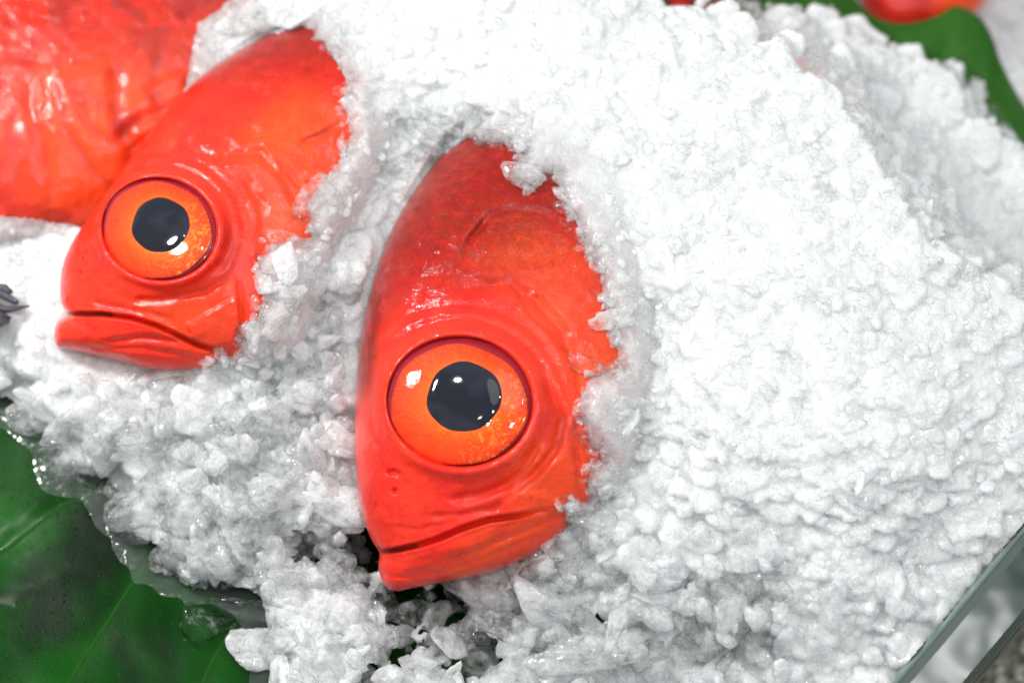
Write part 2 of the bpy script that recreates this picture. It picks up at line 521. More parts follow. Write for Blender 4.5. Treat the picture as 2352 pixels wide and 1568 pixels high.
    if eye:
        px, py, prx, pry = eye['pupil']; ix, iy, irx, iry = eye['iris']
        lift = eye.get('lift', 3.0)

        def dome(x, y):
            ex = ((x - cx) * ca + (y - cy) * sa) / rx; ey = (-(x - cx) * sa + (y - cy) * ca) / ry
            e = np.hypot(ex, ey)
            return eplane[0] * x + eplane[1] * y + eplane[2] + 0.2 + lift * np.sqrt(np.clip(1.12 - np.minimum(e, 1.05) ** 2, 0, 2)) - 1.5 * np.maximum(e - 0.92, 0)
        na = 128

        def ringmesh(name, inner, outer, nr, mat, up, par, egg=0.0):
            a = np.linspace(0, 2 * math.pi, na, endpoint=False)[None]
            q = np.linspace(0, 1, nr)[:, None]
            wob = 1 + 0.012 * np.sin(3 * a + 1) + 0.010 * np.sin(7 * a) + egg * np.cos(a - math.radians(160)) ** 8
            x0 = inner[0] + inner[2] * np.cos(a) * wob; y0 = inner[1] + inner[3] * np.sin(a) * wob
            x1 = outer[0] + outer[2] * np.cos(a) * wob; y1 = outer[1] + outer[3] * np.sin(a) * wob
            x = x0 * (1 - q) + x1 * q; y = y0 * (1 - q) + y1 * q
            w = dome(x, y) + up
            if egg: w = w + 0.25 * (1 - q ** 4) - 0.3 * q ** 12
            sp = np.stack([np.cos(a) * np.ones_like(q), np.sin(a) * np.ones_like(q), 0.12 * q * np.ones_like(a)], -1)
            return mesh_np(name, P(x, y, w).reshape(-1, 3), grid_faces(nr, na, True)[:, ::-1], mat, par, origin,
                           attrs={'ring': (0.38 + 0.62 * q * np.ones_like(a)).ravel(), 'spoke': sp.reshape(-1, 3)})
        ob = ringmesh('eye', (px, py, 1, 1), (cx, cy, rx * 1.03, ry * 1.03), 30, M_RIM, -0.5, root)
        ringmesh('iris', (px, py, prx * 0.8, pry * 0.8), (ix, iy, irx, iry), 30, M_IRIS, 0.0, ob)
        ringmesh('pupil', (px, py, 0.5, 0.5), (px, py, prx, pry), 30, M_PUPIL, 0.25, ob, 0.06)
    return root, (X, Y, W)


RED = np.array([0.80, 0.020, 0.010]); ORANGE = np.array([0.80, 0.075, 0.012]); DEEP = np.array([0.55, 0.016, 0.012])
PINK = np.array([0.85, 0.09, 0.075]); BROWN = np.array([0.45, 0.05, 0.03])


def blend(c, m, col):
    return c * (1 - m[..., None]) + col * m[..., None]


# fish in front: head lying on its side, mouth towards the viewer
F1 = [((1330, 40), (1490, 110)), ((1210, 150), (1530, 220)), ((1090, 265), (1555, 330)), ((985, 390), (1570, 440)),
      ((905, 515), (1570, 570)), ((855, 650), (1565, 700)), ((826, 790), (1550, 830)), ((816, 930), (1515, 960)),
      ((815, 1040), (1460, 1080)), ((822, 1130), (1390, 1160)), ((838, 1200), (1305, 1228)), ((855, 1243), (1215, 1280)),
      ((871, 1270), (1120, 1315)), ((868, 1300), (1030, 1334)), ((878, 1335), (950, 1350)), ((893, 1354), (915, 1357))]
m1 = [-13, -9, -5, -2, -1, 0, 1, 1, 0, -1, -3, -4, -5, -6, -7, -8]
h1 = [6, 14, 19, 23, 25, 26, 26, 25, 23, 20, 17, 14.5, 12, 10, 7, 2]
MOUTH1 = [(850, 1262), (880, 1266), (915, 1262), (960, 1252), (1010, 1236), (1060, 1214), (1120, 1194), (1190, 1184), (1250, 1172)]
pl1 = [([(905, 1280), (960, 1268), (1040, 1240), (1110, 1212), (1150, 1205), (1100, 1262), (1010, 1300), (930, 1312)], 1.0, 14),
       ([(1130, 500), (1200, 480), (1290, 510), (1360, 600), (1400, 760), (1440, 950), (1300, 800), (1200, 690), (1090, 630)], 1.3, 16),
       ([(1230, 1060), (1310, 1020), (1325, 1110), (1310, 1160), (1180, 1190), (1150, 1150)], 1.1, 10),
       ([(1070, 1160), (1150, 1120), (1240, 1130), (1290, 1160), (1180, 1185), (1090, 1205)], 0.9, 8)]
gr1 = [(MOUTH1, 4.5, 5.5), ([(1000, 1292), (1060, 1278), (1120, 1255), (1190, 1225), (1260, 1195), (1320, 1180)], 1.1, 9),
       ([(940, 1320), (1050, 1300), (1150, 1265), (1250, 1225)], 0.7, 8),
       ([(1060, 600), (1085, 545), (1125, 498), (1180, 482), (1240, 490), (1310, 530), (1350, 600)], 1.6, 10),
       ([(1070, 560), (1100, 530), (1115, 505)], 0.8, 8),
       ([(1080, 660), (1160, 650), (1230, 690), (1290, 760), (1330, 850), (1340, 930)], 1.7, 15),
       ([(1250, 860), (1290, 960), (1270, 1040), (1220, 1095), (1170, 1120)], 1.7, 12),
       ([(1240, 1010), (1200, 1085), (1150, 1120), (1090, 1140), (1020, 1150)], 1.6, 12),
       ([(1110, 1185), (1170, 1140), (1230, 1085), (1290, 1010)], 1.0, 9),
       ([(985, 1185), (1060, 1182), (1130, 1165)], 0.8, 8),
       ([(1322, 1020), (1328, 1080), (1325, 1150)], 1.0, 7),
       ([(900, 1210), (960, 1216), (1010, 1205), (1060, 1190)], 0.5, 7),
       ([(866, 1330), (900, 1324), (950, 1328)], 0.5, 5),
       ([(880, 1000), (872, 920), (880, 850), (900, 800)], 0.9, 9),
       ([(862, 1010), (852, 920), (862, 820)], 0.5, 8),
       ([(888, 1086), (905, 1083), (922, 1092)], 1.8, 6), ([(902, 1126), (908, 1127), (913, 1129)], 1.6, 6),
       ([(1170, 900), (1250, 1000)], 0.0, 9)]
fo1 = [([(1150, 600), (1220, 720), (1300, 800), (1400, 900)], 0.8, 10), ([(1340, 560), (1280, 640), (1180, 700)], -0.6, 8)]


def tint1(x, y):
    c = np.ones(x.shape + (3,)) * RED
    c = blend(c, 0.85 * sstep(-60, 60, sdist(x, y, [(1090, 600), (1200, 500), (1400, 600), (1500, 1000), (1330, 1000), (1280, 800), (1180, 660)])), ORANGE)
    c = blend(c, 0.7 * sstep(-50, 40, sdist(x, y, [(1180, 1050), (1330, 950), (1400, 1100), (1300, 1220), (1100, 1320), (1000, 1330), (1100, 1230), (1200, 1190)])), ORANGE)
    c = blend(c, 0.30 * sstep(-40, 50, sdist(x, y, [(1300, 640), (1400, 640), (1450, 830), (1340, 820)])), BROWN)
    c = blend(c, 0.6 * np.exp(-((seg_dist(x, y, [(830, 560), (825, 800), (822, 1100)])[0]) / 22) ** 2), PINK)
    c = blend(c, 0.4 * sstep(0.0, 0.4, fbm(x / 110, y / 110, 41)), DEEP)
    d = seg_dist(x, y, MOUTH1)[0]
    c = blend(c, 0.8 * np.exp(-(d / 7) ** 2) * (x < 960), np.array([0.16, 0.006, 0.006]))  # shade of the mouth slit put into the skin colour
    return c


def scaly1(x, y):
    return np.clip(sstep(900, 500, y + 0.35 * (x - 1000)) + np.exp(-((x - 835) / 30) ** 2) * sstep(1020, 820, y), 0, 1) + 0.12


EYE1 = dict(rim=(1056, 922, 162, 145, 0.10), iris=(1053, 930, 157, 139), pupil=(1066, 911, 84, 82), lift=4.5)
fish1, H1 = make_fish('large red fish lying nearest the viewer, white light patch high in its big dark pupil', F1, m1, h1, pl1, gr1, fo1, tint1, scaly1, EYE1)

# second fish, further left, head tilted, mouth to the lower left
F2 = [((900, -160), (1000, 60)), ((800, -50), (985, 180)), ((685, 38), (955, 300)), ((560, 108), (890, 400)), ((468, 170), (840, 490)),
      ((398, 240), (800, 560)), ((330, 320), (765, 640)), ((270, 405), (735, 720)), ((215, 485), (700, 790)), ((172, 545), (650, 828)),
      ((146, 600), (590, 845)), ((138, 650), (520, 850)), ((141, 697), (440, 851)), ((154, 722), (350, 849)), ((138, 732), (270, 828)),
      ((126, 752), (205, 813)), ((124, 780), (160, 804)), ((131, 797), (140, 800))]
m2 = [-17, -13, -10, -8, -8, -7, -7, -6, -6, -7, -8, -9, -10, -11, -12, -13, -14, -15]
h2 = [5, 12, 17, 20, 22, 23, 23, 22, 21, 19, 17, 15, 13, 11.5, 10, 8, 5, 2]
MOUTH2 = [(142, 722), (180, 721), (240, 722), (300, 730), (360, 748), (410, 772), (460, 795), (520, 806)]
pl2 = [([(430, 745), (500, 705), (545, 680), (552, 740), (535, 792), (480, 797), (440, 775)], 1.6, 6),
       ([(135, 735), (240, 728), (330, 742), (400, 772), (330, 775), (200, 785), (130, 785)], 1.2, 10),
       ([(590, 280), (700, 180), (830, 220), (870, 400), (760, 560), (660, 500), (620, 380)], 1.2, 16)]
gr2 = [(MOUTH2, 4.5, 5), ([(240, 785), (330, 774), (420, 785), (500, 812), (560, 822)], 1.1, 8), ([(200, 800), (330, 800), (470, 825)], 0.7, 7),
       ([(300, 690), (380, 688), (470, 668), (530, 630)], 1.4, 10), ([(210, 690), (260, 705), (340, 718), (420, 745)], 0.9, 9),
       ([(548, 640), (556, 720), (553, 790)], 1.3, 7),
       ([(250, 590), (300, 640), (370, 662), (450, 650), (510, 600), (535, 530)], 1.4, 14),
       ([(520, 360), (600, 350), (660, 420), (700, 490), (722, 540)], 1.6, 12), ([(640, 360), (690, 430), (720, 500)], 0.8, 8),
       ([(300, 385), (350, 345), (420, 335), (480, 360)], 1.0, 10), ([(320, 340), (370, 320), (420, 322)], 0.6, 8),
       ([(690, 330), (740, 310), (790, 280)], 1.2, 8), ([(560, 400), (600, 470), (610, 560), (590, 640)], 1.0, 12),
       ([(188, 590), (196, 600), (204, 612)], 1.5, 5), ([(182, 626), (187, 627), (191, 629)], 1.4, 5)]
fo2 = [([(600, 300), (650, 390), (720, 470), (760, 560)], 0.8, 10)]


def tint2(x, y):
    c = np.ones(x.shape + (3,)) * RED
    c = blend(c, 0.9 * sstep(-60, 60, sdist(x, y, [(560, 300), (680, 200), (830, 250), (850, 420), (740, 560), (640, 700), (590, 560), (600, 420)])), ORANGE)
    c = blend(c, 0.6 * sstep(-40, 40, sdist(x, y, [(280, 690), (420, 690), (540, 640), (560, 760), (500, 820), (400, 780)])), ORANGE)
    c = blend(c, 0.35 * np.exp(-(((x - 640) / 60) ** 2 + ((y - 400) / 60) ** 2)), BROWN)
    c = blend(c, 0.4 * sstep(0.0, 0.4, fbm(x / 110, y / 110, 47)), DEEP)
    d = seg_dist(x, y, MOUTH2)[0]
    c = blend(c, 0.85 * np.exp(-(d / 6) ** 2) * (x < 260), np.array([0.10, 0.005, 0.006]))  # shade inside the parted lips painted into the tint
    return c


EYE2 = dict(rim=(366, 526, 128, 114, 0.15), iris=(361, 529, 123, 111), pupil=(369, 517, 65, 64), lift=4.0)
fish2, H2 = make_fish('tilted red fish on the left, its mouth slightly open, glint on its grey pupil', F2, m2, h2, pl2, gr2, fo2, tint2,
                      lambda x, y: sstep(420, 120, y + 0.1 * x) + 0.1, EYE2)

# third fish at the back left: only its flank and gill cover are in the picture
F3 = [((900, -460), (1000, -260)), ((740, -440), (830, -60)), ((500, -400), (680, 110)), ((250, -350), (520, 300)), ((0, -280), (330, 470)), ((-200, -150), (60, 565)),
      ((-350, 0), (-220, 580)), ((-450, 200), (-400, 480)), ((-490, 330), (-480, 345))]
m3 = [-42, -38, -35, -33, -32, -32, -32, -34, -36]
h3 = [4, 14, 20, 24, 26, 25, 20, 13, 3]
gr3 = [([(60, 180), (75, 280), (105, 380), (115, 480), (100, 560)], 2.0, 14), ([(120, 190), (150, 300), (220, 400), (300, 470)], 1.8, 14),
       ([(270, 150), (265, 260), (300, 330), (290, 420)], 2.6, 18), ([(260, 330), (330, 270), (400, 250)], 2.4, 16),
       ([(0, 130), (110, 140), (200, 135)], 1.0, 10), ([(180, 240), (210, 300), (240, 330)], 1.4, 12), ([(30, 260), (40, 380), (30, 480)], 1.2, 14),
       ([(360, 130), (350, 200), (380, 280)], 1.6, 14)]
pl3 = [([(270, 270), (350, 190), (420, 170), (440, 260), (360, 300), (300, 330)], 2.5, 14), ([(120, 180), (240, 150), (280, 300), (330, 480), (200, 560), (110, 480)], 2.0, 18)]


def tint3(x, y):
    c = np.ones(x.shape + (3,)) * np.array([0.78, 0.035, 0.015])
    c = blend(c, 0.8 * sstep(-60, 90, sdist(x, y, [(100, 150), (400, 130), (460, 280), (300, 520), (60, 540)])), ORANGE)
    c = blend(c, 0.7 * np.exp(-(((x - 185) / 25) ** 2 + ((y - 210) / 45) ** 2)), np.array([0.20, 0.04, 0.03]))
    c = blend(c, 0.75 * sstep(0.0, 0.35, fbm(x / 70, y / 70, 53)), np.array([0.40, 0.015, 0.012]))
    for g, a, w_ in gr3: c = blend(c, 0.5 * np.exp(-(seg_dist(x, y, g)[0] / (w_ * 0.8)) ** 2), np.array([0.28, 0.02, 0.015]))  # crease shade painted in dark brown along each groove
    return c


fish3, H3 = make_fish('red fish at the far left of which only flank and gill cover show', F3, m3, h3, pl3, gr3, [], tint3,
                      lambda x, y: sstep(160, 20, y - 0.25 * x) * 0.6 + 0.1,
                      dict(rim=(-250, 240, 120, 120, 0), iris=(-250, 240, 108, 106), pupil=(-250, 235, 62, 62)), nT=360, nC=200)

# two more fish far behind
F4 = [((2040, -420), (2100, -420)), ((1990, -330), (2200, -330)), ((1960, -220), (2260, -220)), ((1965, -100), (2290, -100)), ((1975, 0), (2265, 0)), ((2010, 60), (2210, 50)), ((2080, 95), (2110, 92))]
fish4, H4 = make_fish('blurred red fish lying behind the rolled green leaf', F4, [-112, -108, -106, -104, -102, -101, -100], [3, 12, 18, 20, 17, 10, 2], [],
                      [([(2130, -60), (2150, 10), (2190, 60)], 3.0, 22)], [], lambda x, y: blend(np.ones(x.shape + (3,)) * DEEP, sstep(2120, 2190, x), ORANGE), lambda x, y: 0 * x + 0.1, nT=120, nC=90)
F5 = [((1640, -300), (1700, -300)), ((1560, -220), (1740, -200)), ((1525, -120), (1720, -100)), ((1520, -40), (1660, -10)), ((1530, 5), (1600, 12)), ((1555, 22), (1575, 22))]
fish5, H5 = make_fish('far red fish peeping over the crest of the ice', F5, [-60, -50, -40, -30, -20, -16], [3, 12, 16, 13, 8, 2], [], [], [],
                      lambda x, y: np.ones(x.shape + (3,)) * RED, lambda x, y: 0 * x + 0.3, nT=100, nC=80)

# ------------------------------------------------------------------ shapes of the bed: leaf and ice
leaf_w0 = tps([(-200, 900, -34), (200, 1000, -33), (0, 1250, -30), (250, 1300, -28), (300, 1568, -21), (0, 1568, -21), (700, 1400, -27), (1000, 1400, -29),
               (1300, 1500, -26), (1700, 1568, -21), (1000, 1100, -40), (1700, 1200, -38), (-200, 1700, -15), (600, 1100, -38), (1900, 1700, -18)])
VEINS = [[(-160, 1345), (0, 1272), (63, 1228), (141, 1165), (195, 1140), (249, 1126), (420, 1050)], [(120, 1640), (180, 1535), (234, 1452), (283, 1374), (322, 1316), (420, 1180), (520, 1080)],
         [(430, 1660), (468, 1568), (502, 1496), (600, 1360), (760, 1200)], [(-200, 985), (0, 977), (54, 975), (200, 930)], [(760, 1700), (860, 1520), (1000, 1330)], [(1150, 1700), (1250, 1500), (1400, 1300)],
         [(1500, 1700), (1600, 1500), (1750, 1300)]]


def leaf_w(x, y):
    w = leaf_w0(x, y)
    for v in VEINS:
        d, s, r = seg_dist(x, y, v)
        w = w - 0.7 * np.exp(-(d / 34) ** 2) + 1.2 * np.exp(-(d / 130) ** 2)
    return w + 0.7 * fbm(np.asarray(x) / 160, np.asarray(y) / 160, 3, 3)


ice_w0 = tps([(0, 560, -22), (0, 700, -22), (80, 640, -20), (100, 900, -20), (0, 900, -26), (300, 900, -16), (600, 900, -6), (700, 700, 1), (780, 600, 5), (880, 490, 0), (950, 380, 3), (720, 1000, -8), (500, 1000, -12),
              (300, 1050, -19), (760, 1150, -13), (600, 1200, -16), (500, 1300, -20), (800, 1300, -19), (1000, 1400, -18), (1200, 1330, -10), (1400, 1250, 2), (1500, 1000, 14), (1450, 700, 18),
              (1400, 500, 19), (1250, 250, 18), (1000, 290, 6), (850, 200, 10), (720, 20, 0), (620, 10, -6), (520, 60, -11), (470, 140, -11), (900, -200, 0), (1300, 0, 14), (1500, 60, 13), (1700, 200, 18), (1800, 500, 24),
              (1900, 800, 26), (1700, 1000, 20), (1600, 1300, 4), (2000, 1100, 21), (2200, 1000, 20), (2352, 900, 18), (2000, 1350, 8), (2200, 1250, 8), (1300, 1500, -13), (1600, 1500, -9),
              (1900, 1500, 0), (2040, 1560, 1), (2352, 1300, 4), (1000, 1568, -16), (700, 1568, -14), (2500, 1568, 0), (0, 400, -30), (-200, 700, -24), (880, 800, -2), (870, 600, 0), (800, 900, -5)])
RIDGE = [(1380, -400), (1440, -100), (1560, 15), (1640, 60), (1700, 95), (1800, 140), (1930, 265), (1990, 360), (2040, 450), (2130, 560), (2230, 650), (2352, 770), (2700, 1020)]
BACK = [(1380, -300), (1500, -110), (1600, 5), (1680, 62), (1760, 78), (1850, 62), (1930, 70), (2040, 115), (2140, 170), (2200, 190), (2222, 250), (2290, 320), (2360, 385), (2700, 620)]
EDGE = [(-500, 860), (-100, 880), (0, 925), (20, 928), (55, 985), (105, 1000), (130, 1060), (190, 1095), (240, 1110), (270, 1160), (290, 1200), (285, 1230), (345, 1255), (340, 1295), (400, 1320), (440, 1360),
        (500, 1340), (590, 1380), (620, 1460), (600, 1520), (620, 1600), (640, 1900)]
LEAF_OPEN = EDGE + [(-600, 1900)]
VIS1 = [(985, 372), (1030, 350), (1075, 318), (1120, 330), (1180, 330), (1195, 345), (1180, 400), (1215, 430), (1240, 400), (1275, 398), (1282, 440), (1300, 490), (1320, 505), (1345, 570), (1378, 620), (1385, 690),
        (1395, 745), (1412, 790), (1422, 850), (1380, 850), (1345, 880), (1330, 950), (1355, 1020), (1385, 1050), (1352, 1075), (1348, 1110), (1358, 1150), (1300, 1150), (1292, 1170), (1310, 1192), (1285, 1235),
        (1230, 1290), (1100, 1345), (905, 1375), (855, 1350), (845, 1250), (800, 1100), (795, 900), (805, 780), (835, 640), (880, 520), (935, 440)]
VIS2 = [(700, 60), (745, 100), (795, 180), (790, 240), (805, 310), (770, 380), (705, 470), (715, 545), (620, 560), (590, 620), (603, 690), (590, 730), (557, 760), (555, 790), (545, 833), (510, 815), (480, 846), (430, 862), (340, 865), (240, 840), (115, 815),
        (105, 740), (120, 600), (160, 530), (260, 390), (380, 240), (540, 95), (640, 62), (665, 70)]
VIS3 = [(-900, -600), (700, -600), (560, -40), (505, 20), (455, 50), (440, 110), (432, 165), (400, 300), (250, 560), (185, 520), (100, 506), (40, 500), (0, 496), (-200, 500), (-600, 560)]
VISS = [(VIS1, H1), (VIS2, H2), (VIS3, H3)]
GAPS = [(835, 1270, 70, 1.0), (935, 1390, 75, 1.1), (1015, 1395, 70, 1.0), (905, 1490, 60, 0.9), (700, 1255, 55, 0.8), (770, 1190, 40, 0.6), (1090, 1500, 80, 0.9), (1010, 1480, 50, 0.7), (1255, 1500, 45, 0.8), (1400, 1415, 40, 0.7),
        (620, 1460, 60, 0.9), (1180, 1270, 50, 0.7), (850, 1560, 50, 0.8), (1150, 1440, 40, 0.6)]

GX0, GY0, GST = -420, -320, 3
gx = np.arange(GX0, 2760, GST); gy = np.arange(GY0, 1860, GST)
IX, IY = np.meshgrid(gx, gy)


def raster(Hf):
    X, Y, W = Hf
    g = np.full(IX.shape, -999.0)
    i = np.round((Y - GY0) / GST).astype(int).ravel(); j = np.round((X - GX0) / GST).astype(int).ravel()
    ok = (i >= 0) & (i < g.shape[0]) & (j >= 0) & (j < g.shape[1])
    np.maximum.at(g, (i[ok], j[ok]), W.ravel()[ok])
    for _ in range(2):
        p = np.pad(g, 1, constant_values=-999)
        nb = np.max([p[1:-1, :-2], p[1:-1, 2:], p[:-2, 1:-1], p[2:, 1:-1]], 0)
        g = np.where(g < -900, nb, g)
    return g


LEAFW = leaf_w(IX, IY)
W = ice_w0(IX, IY)
W = W + 3.0 * fbm(IX / 150, IY / 150, 11, 4)


def slope_drop(pl, a, b, amt, W):
    d, s, _ = seg_dist(IX, IY, pl)
    sd = -d * s + 22 * fbm(IX / 60, IY / 60, 23, 3)
    return W - amt * sstep(a, b, sd)


W = slope_drop(RIDGE, 0, 105, 60, W)
W = slope_drop(BACK, -10, 60, 82, W)
W = np.maximum(W, -122 + 4 * fbm(IX / 80, IY / 80, 33, 3))
# the ice thins out over the leaf
dl = -sdist(IX, IY, LEAF_OPEN) + 10 * fbm(IX / 30, IY / 30, 27, 3)
front = np.exp(-(np.maximum(1050 - IY, 0) / 120) ** 2)
tap = sstep(-5, 95, dl)
W = np.where(IY > 800, (LEAFW - 4) * (1 - tap) + W * tap, W)
gap = np.zeros(IX.shape)
for x, y, r, a in GAPS:
    gap = np.maximum(gap, a * np.exp(-((IX - x) ** 2 + (IY - y) ** 2) / r ** 2))
gm = sstep(0.45, 0.62, gap + 0.45 * fbm(IX / 28, IY / 28, 37, 3))
W = W * (1 - gm) + (LEAFW - 5) * gm
# the surface of the heap: thousands of frozen-together lumps
SRC = W.copy()
NL = 13000
sx = rng.uniform(-400, 2700, NL); sy = rng.uniform(-300, 1830, NL)
sf = np.clip(sstep(560, 1050, sy - 0.45 * np.maximum(sx - 700, 0)) + 0.6 * sstep(1150, 1450, sy), 0, 1)
sr = 9 + rng.uniform(0, 1, NL) ** 2.4 * (52 + 12 * sf)
order = np.argsort(-sr)
for q in order:
    r = sr[q]; x0 = sx[q]; y0 = sy[q]
    j0 = max(int((x0 - 1.4 * r - GX0) / GST), 0); j1 = min(int((x0 + 1.4 * r - GX0) / GST) + 2, IX.shape[1])
    i0 = max(int((y0 - 1.4 * r - GY0) / GST), 0); i1 = min(int((y0 + 1.4 * r - GY0) / GST) + 2, IX.shape[0])
    ci = min(max(int(round((y0 - GY0) / GST)), 0), IX.shape[0] - 1); cj = min(max(int(round((x0 - GX0) / GST)), 0), IX.shape[1] - 1)
    dx = (IX[i0:i1, j0:j1] - x0) / r; dy = (IY[i0:i1, j0:j1] - y0) / r
    npl = rng.integers(5, 8); a0 = rng.uniform(0, 6.28)
    rad = np.zeros_like(dx)
    for p in range(npl):
        a = a0 + (p + rng.uniform(-.3, .3)) * 6.283 / npl
        rad = np.maximum(rad, 0) + np.maximum((dx * math.cos(a) + dy * math.sin(a)) / rng.uniform(0.6, 1.0), 0) ** 7
    rad = rad ** (1 / 7)
    f = sf[q]
    hgt = r * SC / MM * (0.16 + 0.40 * f) * rng.uniform(0.5, 1.1)
    tx, ty = rng.normal(0, 0.5, 2) * hgt
    top = SRC[ci, cj] - 0.25 * hgt + hgt * np.clip(1 - rad ** 5, 0, 1) ** 0.7 + tx * dx + ty * dy
    top = np.where(rad < 0.995, top, -999)
    W[i0:i1, j0:j1] = np.maximum(W[i0:i1, j0:j1], top)
W = W + 0.35 * fbm(IX / 14, IY / 14, 71, 3)
p_ = np.pad(W, 1, 'edge')
W = 0.6 * W + 0.10 * (p_[1:-1, :-2] + p_[1:-1, 2:] + p_[:-2, 1:-1] + p_[2:, 1:-1])
W = np.where(gm > 0.5, np.minimum(W, LEAFW - 4), W)
W = np.where((IY > 800) & (dl < 12), np.minimum(W, LEAFW - 4), W)
# beside the back of a fish the ice lies below the fish's own edge
for (pairs, mids) in ((F1, m1), (F2, m2)):
    lp = crom([p[0] for p in pairs], 160)
    i_lo, i_hi = 14, 150
    d, s_, run = seg_dist(IX, IY, lp[i_lo:i_hi])
    em = np.interp(run, np.linspace(0, 1, i_hi - i_lo), np.interp(np.linspace(i_lo, i_hi, i_hi - i_lo) / 159 * (len(mids) - 1), np.arange(len(mids)), mids))
    lim = em + 0.8 + 0.42 * np.maximum(d - 10, 0) + 0.6 * fbm(IX / 16, IY / 16, 77, 2)
    lim = lim + 45 * (1 - sstep(0.03, 0.15, run)) + 30 * sstep(0.9, 1.0, run)
    W = np.minimum(W, lim)
FISHIN = np.zeros(IX.shape, bool)
FD = np.full(IX.shape, -1e3)
THINNESS = np.ones(IX.shape)
for vis, Hf in VISS:
    g = raster(Hf)
    on = g > -900
    sd = sdist(IX, IY, vis) + 6 * fbm(IX / 18, IY / 18, 51, 3)
    out = on & (sd <= 0)
    cover = np.where(on, g, -999)
    W = np.where(out, np.maximum(W, cover + 0.8 + 3.2 * sstep(0, 45, -sd)), W)
    sdf = sdist(IX, IY, list(zip(Hf[0][::6, 0], Hf[1][::6, 0])) + list(zip(Hf[0][::-6, -1], Hf[1][::-6, -1])))
    W = np.where(on & (sd > 0), np.minimum(W, cover - 5 * sstep(8, 30, sdf)), W)
    FISHIN |= (sd > 0) & on
    THINNESS = np.where(on & (sd <= 0) & (sdf > 14), np.minimum(THINNESS, 1 - 0.62 * np.exp(-np.maximum(-sd, 0) / 60)), THINNESS)
    FD = np.maximum(FD, sd)
for Hf in (H4, H5):
    g = raster(Hf); on = g > -900
    if Hf is H5: on = on & (IY < 14) & (IX < 1600)
    W = np.where(on, np.minimum(W, g - 2 + 12 * ((IX < 1600) & (IY < -20))), W)
ICEW = W

# keep only faces which stand above the leaf and above the picture's lower fish side
Fc = grid_faces(*IX.shape)
GN = np.array([0.768, 0.641]); GA = np.array([2040.0, 1568.0])
pan = (IX - GA[0]) * GN[0] + (IY - GA[1]) * GN[1]
bad = (((ICEW < LEAFW - 2) & (IY > 850) & (IX < 1900)) | (pan > 6)).ravel()
Fc = Fc[~bad[Fc].any(1)]
used = np.unique(Fc); remap = np.full(IX.size, -1); remap[used] = np.arange(len(used))
VV = P(IX, IY, ICEW).reshape(-1, 3)[used]
mound = mesh_np('crushed_ice', VV, remap[Fc][:, ::-1], M_ICE_MASS, attrs={'frost': THINNESS.ravel()[used]})
tag(mound, 'heaped white crushed ice the red fish are bedded in', 'ice', kind='stuff')


def sample(G, x, y):
    i = np.clip(np.round((np.asarray(y) - GY0) / GST).astype(int), 0, G.shape[0] - 1)
    j = np.clip(np.round((np.asarray(x) - GX0) / GST).astype(int), 0, G.shape[1] - 1)
    return G[i, j]


# ------------------------------------------------------------------ ice lumps
def ico(sub):
    bm = bmesh.new(); bmesh.ops.create_icosphere(bm, subdivisions=sub, radius=1)
    v = np.array([x.co[:] for x in bm.verts]); f = np.array([[q.index for q in p.verts] for p in bm.faces]); bm.free()
    return v, f


def lump(dirs, r, seed, sharp=11, planes=11, flat=(1, 1, 1), rough=0.05):
    g = np.random.default_rng(seed)
    n = g.normal(size=(planes, 3)); n /= np.linalg.norm(n, axis=1)[:, None]
    d = g.uniform(0.55, 1.0, planes)
    q = np.maximum(dirs @ n.T, 0) / d
    rad = (np.sum(q ** sharp, 1) + 0.45 ** sharp) ** (-1 / sharp)
    rad = np.minimum(rad, 1.35)
    for k in range(5):
        a = g.normal(size=3) * (3 + 2.6 * k)
        rad *= 1 + rough / (1 + 0.45 * k) * np.sin(dirs @ a + g.uniform(0, 6))
    return dirs * rad[:, None] * np.array(flat) * r


ID2, IF2 = ico(3)
ID3, IF3 = ico(4)
FLATS = [(1, .8, .6), (1.15, .75, .7), (1, 1, .55), (1.25, .7, .6), (.9, .8, .8), (1.35, .6, .55)]
PROTO = [lump(ID2, 1.0, 100 + k, sharp=[8, 11, 15][k % 3], planes=[8, 11, 15][(k // 2) % 3], flat=FLATS[k % 6], rough=0.045) for k in range(36)]


def rand_rot(n, tilt=1.0):
    q = rng.normal(size=(n, 4)); q /= np.linalg.norm(q, axis=1)[:, None]
    w, x, y, z = q.T
    return np.stack([np.stack([1 - 2 * (y * y + z * z), 2 * (x * y - z * w), 2 * (x * z + y * w)], -1),
                     np.stack([2 * (x * y + z * w), 1 - 2 * (x * x + z * z), 2 * (y * z - x * w)], -1),
                     np.stack([2 * (x * z - y * w), 2 * (y * z + x * w), 1 - 2 * (x * x + y * y)], -1)], 1)


def ice_ok(x, y, r):
    """is there room for a lump of this traced size here"""
    fd = sample(FD, x, y)
    pan = (x - GA[0]) * GN[0] + (y - GA[1]) * GN[1]
    lo = sample(dl, x, y)
    return (fd < -0.35 * r) & (pan < -0.6 * r) & ((lo > 0.25 * r) | (y < 860))


